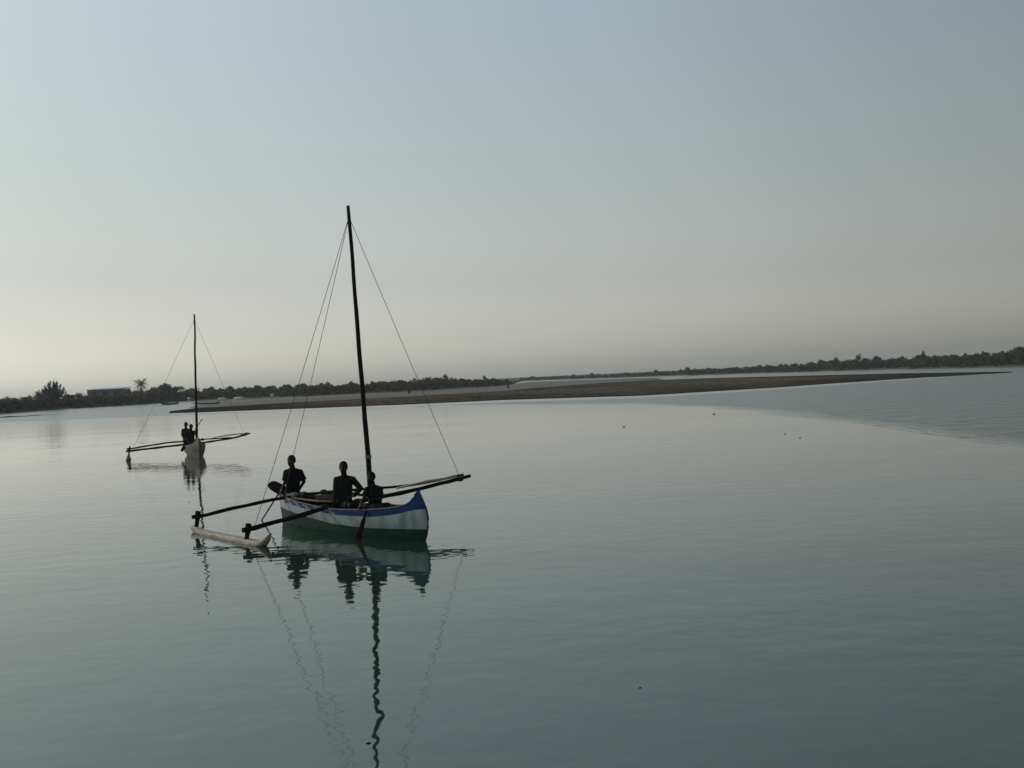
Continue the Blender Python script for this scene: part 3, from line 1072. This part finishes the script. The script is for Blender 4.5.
def person(J, face, label, mats, sc=1.0, long_sleeve=(False, False), voxel=0.008, hem=0.06, neckband=None):
    """J: world joints; face: direction the face looks; l/r are picture sides"""
    J = {k: Vector(v) for k, v in J.items()}
    root = empty('person', (J['pelvis'].x, J['pelvis'].y, J['pelvis'].z - 0.10))
    org = Vector(root.location)
    for k in J:
        J[k] = J[k] - org
    tag(root, label, 'person')
    F = Vector(face).normalized()
    Fh = Vector((F.x, F.y, 0)).normalized()
    up = (J['neck'] - J['pelvis']).normalized()
    sd = (J['sh_r'] - J['sh_l']).normalized()
    bf = up.cross(sd).normalized()
    if bf.dot(Fh) < 0:
        bf = -bf
    hw = (J['sh_r'] - J['sh_l']).length / 2
    pel, nk = J['pelvis'], J['neck']
    shm = (J['sh_l'] + J['sh_r']) / 2
    hd = J['head']
    hs = Fh.cross(Vector((0, 0, 1))).normalized()
    hu = (hd - nk).normalized() * 0.3 + Vector((0, 0, 0.7))
    hu.normalize()
    hf = (F - hu * F.dot(hu)).normalized()
    hs = hf.cross(hu).normalized()
    hr = 0.105 * sc
    rot = Matrix((hs, hf, hu)).transposed()

    def torso(bm, inf, lo=0.0):
        secs = []
        for t, w, dp in ((lo, 0.155, 0.115), (0.18, 0.142, 0.105), (0.40, 0.136, 0.10), (0.62, 0.150, 0.112), (0.80, 0.152, 0.11), (0.92, 0.120, 0.085), (1.0, 0.07, 0.06)):
            c = pel.lerp(shm, t) + bf * 0.01 * math.sin(t * 3)
            secs.append((c, sd, bf, w * sc + inf, dp * sc + inf))
        secs[-1] = (shm + up * 0.045 * sc, sd, bf, 0.062 * sc + inf * 0.6, 0.055 * sc + inf * 0.6)
        prim_loft(bm, secs)
        for k in ('sh_l', 'sh_r'):
            prim_cap(bm, shm.lerp(J[k], 0.35), J[k], 0.060 * sc + inf, 0.052 * sc + inf)
            prim_cap(bm, shm.lerp(nk, 0.55), J[k].lerp(shm, 0.12) + up * 0.012 * sc, 0.046 * sc + inf * 0.6, 0.046 * sc + inf * 0.8)

    def body(bm):
        torso(bm, 0.0, -0.05)
        prim_cap(bm, shm, nk.lerp(hd, 0.45), 0.068 * sc, 0.060 * sc)
        # head: cranium, jaw, nose, brow, lips, ears
        prim_ball(bm, hd + hu * 0.022 * sc - hf * 0.012 * sc, hr, (0.80, 0.95, 1.0), rot)
        prim_ball(bm, hd - hu * 0.048 * sc + hf * 0.022 * sc, hr * 0.76, (0.86, 0.94, 1.0), rot)
        prim_ball(bm, hd - hu * 0.098 * sc + hf * 0.052 * sc, hr * 0.28, (1.1, 0.9, 0.7), rot)
        prim_cap(bm, hd + hu * 0.01 * sc + hf * 0.088 * sc, hd - hu * 0.028 * sc + hf * 0.104 * sc, 0.011 * sc, 0.016 * sc, n=10)
        for s in (-1, 1):
            prim_ball(bm, hd - hu * 0.03 * sc + hf * 0.095 * sc + hs * s * 0.014 * sc, 0.012 * sc)
            prim_cap(bm, hd + hu * 0.024 * sc + hf * 0.083 * sc + hs * s * 0.012 * sc, hd + hu * 0.022 * sc + hf * 0.07 * sc + hs * s * 0.048 * sc, 0.012 * sc, 0.010 * sc, n=8)
            prim_ball(bm, hd - hu * 0.012 * sc - hf * 0.005 * sc + hs * s * 0.082 * sc, 0.03 * sc, (0.35, 0.7, 1.1), rot)
            prim_ball(bm, hd - hu * 0.03 * sc + hf * 0.062 * sc + hs * s * 0.04 * sc, 0.022 * sc)
        for dz in (-0.056, -0.07):
            prim_cap(bm, hd + hu * dz * sc + hf * 0.086 * sc - hs * 0.02 * sc, hd + hu * dz * sc + hf * 0.086 * sc + hs * 0.02 * sc, 0.0095 * sc, 0.0095 * sc, n=8)
        for s in ('l', 'r'):
            prim_cap(bm, J['sh_' + s], J['el_' + s], 0.050 * sc, 0.040 * sc)
            prim_cap(bm, J['el_' + s], J['wr_' + s], 0.041 * sc, 0.026 * sc)
            d = (J['wr_' + s] - J['el_' + s]).normalized()
            if 'hd_' + s in J:
                d = J['hd_' + s].normalized() if False else (J['hd_' + s] - J['wr_' + s]).normalized()
            hand(bm, J['wr_' + s], d, J.get('pm_' + s, org + Vector((0, 0, -1)) + bf * 0.2) - (Vector(org) if 'pm_' + s not in J else Vector((0, 0, 0))), bf, 0.9, sc)
            hip = pel + sd * (-0.09 if s == 'l' else 0.09) * sc
            prim_cap(bm, hip, J['kn_' + s], 0.082 * sc, 0.056 * sc)
            kn, an = J['kn_' + s], J['an_' + s]
            prim_cap(bm, kn, kn.lerp(an, 0.35), 0.055 * sc, 0.052 * sc)
            prim_cap(bm, kn.lerp(an, 0.35), an, 0.052 * sc, 0.034 * sc)
            tow = Vector((kn.x - hip.x, kn.y - hip.y, 0)).normalized()
            prim_cap(bm, an + Vector((0, 0, -0.03)), an + tow * 0.15 * sc + Vector((0, 0, -0.05)), 0.036 * sc, 0.026 * sc)
    blob('body', body, voxel, mats['skin'], root, 2)

    def shirt(bm):
        torso(bm, 0.017, hem - 0.06)
        for i, s in enumerate(('l', 'r')):
            a, b, w = J['sh_' + s], J['el_' + s], J['wr_' + s]
            if long_sleeve[i]:
                prim_cap(bm, a, b, 0.072 * sc, 0.058 * sc)
                prim_cap(bm, b, b.lerp(w, 0.85), 0.058 * sc, 0.046 * sc)
            else:
                prim_cap(bm, a, a.lerp(b, 0.25), 0.066 * sc, 0.068 * sc)
                prim_cap(bm, a.lerp(b, 0.1), a.lerp(b, 0.85), 0.064 * sc, 0.078 * sc, flat=True)
    blob('shirt', shirt, voxel * 1.1, mats['shirt'], root, 3)

    def shorts(bm):
        prim_loft(bm, [(pel - up * 0.07 * sc, sd, bf, 0.178 * sc, 0.128 * sc), (pel + up * 0.10 * sc, sd, bf, 0.168 * sc, 0.118 * sc)])
        for s in ('l', 'r'):
            hip = pel + sd * (-0.09 if s == 'l' else 0.09) * sc
            prim_cap(bm, hip, hip.lerp(J['kn_' + s], 0.88), 0.098 * sc, 0.082 * sc, flat=True)
    blob('shorts', shorts, voxel * 1.1, mats['shorts'], root, 3)

    def hair(bm):
        prim_ball(bm, hd + hu * 0.032 * sc - hf * 0.022 * sc, hr, (0.88, 0.97, 1.02), rot)
        prim_ball(bm, hd + hu * 0.012 * sc - hf * 0.045 * sc, hr * 0.88, (0.97, 0.88, 1.0), rot)
    blob('hair', hair, voxel * 1.2, mats['hair'], root, 2)
    for s in (-1, 1):
        bm = bmesh.new()
        prim_ball(bm, hd + hu * 0.002 * sc + hf * 0.079 * sc + hs * s * 0.031 * sc, 0.0125 * sc)
        me = bpy.data.meshes.new('eye')
        bm.to_mesh(me)
        bm.free()
        me.materials.append(M['eye'])
        link('eye', me, root)
    if neckband:
        def apron(bm):
            secs = []
            for t, w in ((0.15, 0.12), (0.5, 0.115), (0.8, 0.09)):
                c = pel.lerp(shm, t) + bf * 0.118 * sc
                secs.append((c, sd, bf, w * sc, 0.022))
            prim_loft(bm, secs)
        blob('apron', apron, voxel, neckband, root, 2)
    return root


AX = Vector((math.cos(NEAR_RZ), math.sin(NEAR_RZ), 0))   # along the near canoe to its bow


def legs(J, pel, d, kn_up=0.05, foot=0.13, spread=0.11, thigh=0.42):
    s = d.cross(Vector((0, 0, 1))).normalized()
    for n_, sg in (('l', 1), ('r', -1)):
        if (J['sh_l'] - J['sh_r']).dot(s) < 0:
            sg = -sg
        kn = pel + d * thigh + s * sg * spread + Vector((0, 0, kn_up))
        J['kn_' + n_] = kn
        J['an_' + n_] = Vector((kn.x, kn.y, 0)) + d * 0.06 + Vector((0, 0, foot + 0.06))


sk = M['skin']
# man in the stern
Y = 23.86
J = dict(pelvis=at(293, 496.5, Y), neck=at(291.8, 467.6, Y - 0.03), head=at(291.2, 461.0, Y - 0.06),
         sh_l=at(286.2, 472.4, Y), sh_r=at(300.4, 472.2, Y), el_l=at(285.0, 482.0, Y - 0.07), wr_l=at(282.2, 488.2, Y - 0.22),
         el_r=at(304.0, 481.5, Y + 0.04), wr_r=at(298.0, 491.5, Y - 0.12))
J['hd_l'] = J['wr_l'] + Vector((-0.02, -0.05, -0.06))
J['hd_r'] = J['wr_r'] + Vector((-0.06, -0.06, -0.02))
legs(J, J['pelvis'], AX, 0.05, 0.13, 0.11)
person(J, (-0.25, -1, -0.12), 'man in a black T-shirt and grey shorts paddling in the stern of the near canoe',
       dict(skin=sk, shirt=M['black_cloth'], shorts=M['grey_cloth'], hair=M['hair']))
# man amidships
Y = 22.26
J = dict(pelvis=at(345, 505.0, Y), neck=at(343.8, 474.8, Y - 0.04), head=at(343.4, 467.6, Y - 0.07),
         sh_l=at(336.6, 479.8, Y), sh_r=at(352.6, 479.4, Y), el_l=at(335.4, 492.5, Y - 0.05), wr_l=at(334.0, 503.8, Y - 0.16),
         el_r=at(360.6, 488.4, Y - 0.06), wr_r=at(353.6, 496.2, Y - 0.24))
J['hd_l'] = J['wr_l'] + Vector((-0.03, -0.02, -0.08))
J['hd_r'] = J['wr_r'] + Vector((-0.08, -0.04, 0.0))
legs(J, J['pelvis'], AX, 0.02, 0.13, 0.11, 0.38)
person(J, (0.05, -1, -0.05), 'man with olive sleeves and a dark front sitting amidships, one elbow out',
       dict(skin=sk, shirt=M['olive_cloth'], shorts=M['navy_cloth'], hair=M['hair']), long_sleeve=(True, True), neckband=M['navy_cloth'])
# smaller figure by the mast
Y = 21.44
J = dict(pelvis=at(376.0, 507.5, Y), neck=at(372.6, 484.0, Y - 0.05), head=at(370.9, 477.6, Y - 0.09),
         sh_l=at(367.0, 489.6, Y - 0.03), sh_r=at(380.2, 489.0, Y + 0.02), el_l=at(364.4, 496.8, Y - 0.16), wr_l=at(360.6, 504.0, Y - 0.30),
         el_r=at(381.0, 498.4, Y - 0.08), wr_r=at(374.0, 499.5, Y - 0.26))
J['hd_l'] = J['wr_l'] + Vector((-0.03, -0.03, -0.06))
J['hd_r'] = J['wr_r'] + Vector((-0.06, -0.03, 0.01))
legs(J, J['pelvis'], AX, 0.05, 0.13, 0.10, 0.34)
person(J, (-0.45, -0.9, -0.1), 'smaller person in a dark green shirt crouched at the foot of the near mast',
       dict(skin=sk, shirt=M['green_cloth'], shorts=M['navy_cloth'], hair=M['hair']), sc=0.88)


def paddle(p0, p1, blade_len, bw, label, m='wood_dark', facing=(0, 1, 0)):
    """shaft from p0 (grip) to p1 (end of blade)"""
    p0, p1 = Vector(p0), Vector(p1)
    d = (p1 - p0).normalized()
    L = (p1 - p0).length
    root = empty('paddle', p0)
    a = MB()
    a.tube([(0, 0, 0), d * (L - blade_len * 0.8)], [0.017, 0.016], 8)
    a.tube([d * -0.02 - Vector((0.04, 0, 0)), d * -0.02 + Vector((0.04, 0, 0))], 0.016, 7)
    a.build('shaft', M[m], root, smooth=True)
    n_ = Vector(facing)
    n_ = (n_ - d * n_.dot(d)).normalized()
    s = d.cross(n_)
    b = MB()
    secs = []
    for t, w in ((0, 0.018), (0.15, 0.045), (0.35, 0.8 * bw), (0.6, bw), (0.85, 0.92 * bw), (0.96, 0.6 * bw), (1.0, 0.2 * bw)):
        c = d * (L - blade_len + blade_len * t)
        secs.append([c + s * w + n_ * 0.004, c + n_ * 0.011, c - s * w + n_ * 0.004, c - s * w - n_ * 0.004, c - n_ * 0.011, c + s * w - n_ * 0.004, c + s * w + n_ * 0.004])
    b.grid(secs)
    b.build('blade', M[m], root, smooth=False)
    tag(root, label, 'paddle')
    return root


paddle(at(286.5, 481.0, 23.64), at(252.5, 535, 24.95), 0.42, 0.05, 'dark paddle dipped in the water by the man in the stern', facing=(0.5, 0.8, 0.2))
paddle(at(373.5, 487.0, 21.12), at(356.0, 546, 20.75), 0.62, 0.06, 'dark upright paddle held over the near canoe side by the person at the mast', facing=(0.3, 1, 0))

# two figures in the distant canoe
FY = 51.0
mb_far = dict(skin=sk, shirt=M['navy_cloth'], shorts=M['navy_cloth'], hair=M['hair'])
FAX = Vector((math.cos(FAR_RZ), math.sin(FAR_RZ), 0))
for (hx, hy, w, dY, lab, shm_) in ((185.9, 424.6, 3.2, 0.5, 'man in a dark top, the slimmer left one of two in the distant canoe', 'navy_cloth'),
                                    (191.0, 426.6, 4.3, 0.0, 'man holding a slanting paddle nearest the mast of the distant canoe', 'black_cloth')):
    Yp = FY + dY
    J = dict(pelvis=at(hx + 0.4, hy + 16.5, Yp), neck=at(hx + 0.1, hy + 3.6, Yp), head=at(hx, hy + 0.2, Yp - 0.05),
             sh_l=at(hx - w, hy + 5.6, Yp), sh_r=at(hx + w, hy + 5.6, Yp), el_l=at(hx - w - 0.3, hy + 11.5, Yp - 0.05),
             wr_l=at(hx - w + 1.5, hy + 15.5, Yp - 0.25), el_r=at(hx + w + 1.6, hy + 9.6, Yp - 0.1), wr_r=at(hx + w + 0.5, hy + 5.6, Yp - 0.32))
    if w < 4:
        J['el_r'] = at(hx + w + 0.6, hy + 11.0, Yp)
        J['wr_r'] = at(hx + w - 0.5, hy + 15.0, Yp - 0.2)
    J['hd_l'] = J['wr_l'] + Vector((0.03, -0.03, -0.06))
    J['hd_r'] = J['wr_r'] + Vector((0.02, -0.02, 0.06 if w > 4 else -0.06))
    legs(J, J['pelvis'], FAX, 0.05, 0.13, 0.1, 0.38)
    person(J, (0.1, -1, -0.05), lab, dict(skin=sk, shirt=M[shm_], shorts=M['navy_cloth'], hair=M['hair']), long_sleeve=(False, w > 4), voxel=0.012)
paddle(at(201.7, 419.8, 50.5), at(181.3, 451.5, 49.9), 0.5, 0.085, 'dark paddle slanting across the bow of the distant canoe', facing=(0.2, 1, 0))

# ---------------------------------------------------------------- haze
HAZE = 0.00025
if HAZE:
    a = MB()
    a.box((0, 650, 4.6), (3400, 1900, 11.6))
    k = NT('haze_air')
    k.t.nodes.remove(k.b)
    pv = k.n('ShaderNodeVolumePrincipled')
    pv.inputs['Color'].default_value = (0.82, 0.9, 0.95, 1)
    pv.inputs['Density'].default_value = HAZE
    k.l(pv.outputs[0], k.t.nodes['Material Output'].inputs['Volume'])
    tag(a.build('haze', k.m), 'thin pale haze over the estuary', 'haze', kind='stuff')

# ---------------------------------------------------------------- light, sky, camera
AZ, EL = R(-66), R(36)
w = bpy.data.worlds.new('World')
C.world = w
w.use_nodes = True
nt = w.node_tree
bg = nt.nodes['Background']
sky = nt.nodes.new('ShaderNodeTexSky')
sky.sky_type = 'NISHITA'
sky.sun_disc = False
sky.sun_elevation, sky.sun_rotation = EL, AZ
sky.air_density, sky.dust_density, sky.ozone_density = 1.0, 1.5, 1.0
hs = nt.nodes.new('ShaderNodeHueSaturation')
hs.inputs['Saturation'].default_value = 0.5
mx = nt.nodes.new('ShaderNodeMix')
mx.data_type, mx.blend_type = 'RGBA', 'MULTIPLY'
mx.inputs[0].default_value = 1
mx.inputs[7].default_value = (0.90, 0.94, 0.835, 1)
# hand-set brightness and tint ramps multiplied into the sky, by direction and height
tcw = nt.nodes.new('ShaderNodeTexCoord')
spw = nt.nodes.new('ShaderNodeSeparateXYZ')
nt.links.new(tcw.outputs['Generated'], spw.inputs[0])


def sky_ramp(src, stops):
    mr_ = nt.nodes.new('ShaderNodeMapRange')
    mr_.inputs['From Min'].default_value, mr_.inputs['From Max'].default_value = stops[0][0], stops[-1][0]
    nt.links.new(src, mr_.inputs['Value'])
    rp = nt.nodes.new('ShaderNodeValToRGB')
    rp.color_ramp.interpolation = 'B_SPLINE'
    while len(rp.color_ramp.elements) < len(stops):
        rp.color_ramp.elements.new(0.5)
    for e_, (x_, v_) in zip(rp.color_ramp.elements, stops):
        e_.position = (x_ - stops[0][0]) / (stops[-1][0] - stops[0][0])
        v3 = v_ if isinstance(v_, tuple) else (v_, v_, v_)
        e_.color = (v3[0] / 2, v3[1] / 2, v3[2] / 2, 1)
    nt.links.new(mr_.outputs[0], rp.inputs[0])
    return rp.outputs[0]


va = sky_ramp(spw.outputs['X'], [(-0.9, 0.9), (-0.45, 0.98), (0.0, 1.12), (0.25, 1.04), (0.5, 0.82), (0.9, 0.72)])
vb = sky_ramp(spw.outputs['Z'], [(0.0, (1.19, 1.17, 1.22)), (0.05, (1.05, 1.00, 1.06)), (0.10, (0.97, 0.925, 0.98)), (0.15, (0.98, 0.95, 0.98)), (0.22, (1.0, 1.0, 1.0)), (0.34, 1.25), (0.6, 1.3)])
sr = nt.nodes.new('ShaderNodeMapRange')
for nm_, v_ in (('From Min', 0.0), ('From Max', 0.3), ('To Min', 0.16), ('To Max', 0.58)):
    sr.inputs[nm_].default_value = v_
nt.links.new(spw.outputs['Z'], sr.inputs['Value'])
nt.links.new(sr.outputs[0], hs.inputs['Saturation'])
vm = nt.nodes.new('ShaderNodeMix')
vm.data_type, vm.blend_type = 'RGBA', 'MULTIPLY'
vm.inputs[0].default_value = 1
nt.links.new(va, vm.inputs[6])
nt.links.new(vb, vm.inputs[7])
vs4 = nt.nodes.new('ShaderNodeMix')
vs4.data_type, vs4.blend_type = 'RGBA', 'MULTIPLY'
vs4.inputs[0].default_value = 1
nt.links.new(vm.outputs[2], vs4.inputs[6])
vs4.inputs[7].default_value = (4, 4, 4, 1)
nt.links.new(sky.outputs[0], hs.inputs['Color'])
nt.links.new(hs.outputs[0], mx.inputs[6])
fin = nt.nodes.new('ShaderNodeMix')
fin.data_type, fin.blend_type = 'RGBA', 'MULTIPLY'
fin.inputs[0].default_value = 1
nt.links.new(mx.outputs[2], fin.inputs[6])
nt.links.new(vs4.outputs[2], fin.inputs[7])
nt.links.new(fin.outputs[2], bg.inputs[0])
bg.inputs[1].default_value = 0.10
sun = bpy.data.lights.new('sun', 'SUN')
sun.energy, sun.angle, sun.color = 2.0, R(0.53), (1.0, 0.94, 0.84)
so = bpy.data.objects.new('sun', sun)
COL.objects.link(so)
sv = Vector((math.cos(EL) * math.sin(AZ), math.cos(EL) * math.cos(AZ), math.sin(EL)))
so.rotation_euler = sv.to_track_quat('Z', 'Y').to_euler()

cam = bpy.data.cameras.new('camera')
co = bpy.data.objects.new('camera', cam)
COL.objects.link(co)
C.camera = co
cam.sensor_width = 36
cam.lens = FPX * 36 / 1024
cam.clip_start, cam.clip_end = 0.1, 20000
Dv = Vector((0, -math.sin(TH), -math.cos(TH)))
Fv = Vector((0, math.cos(TH), -math.sin(TH)))
Xv = Vector((1, 0, 0))
r = Xv * math.cos(ROLL) + Dv * math.sin(ROLL)
u = Xv * math.sin(ROLL) - Dv * math.cos(ROLL)
co.matrix_world = Matrix(((r.x, u.x, -Fv.x, 0), (r.y, u.y, -Fv.y, 0), (r.z, u.z, -Fv.z, CAMH), (0, 0, 0, 1)))
vs = C.view_settings
vs.view_transform, vs.look, vs.exposure, vs.gamma, vs.use_curve_mapping = 'Standard', 'None', 0.0, 1.0, False
C.cycles.max_bounces = 6
C.cycles.volume_bounces = 0
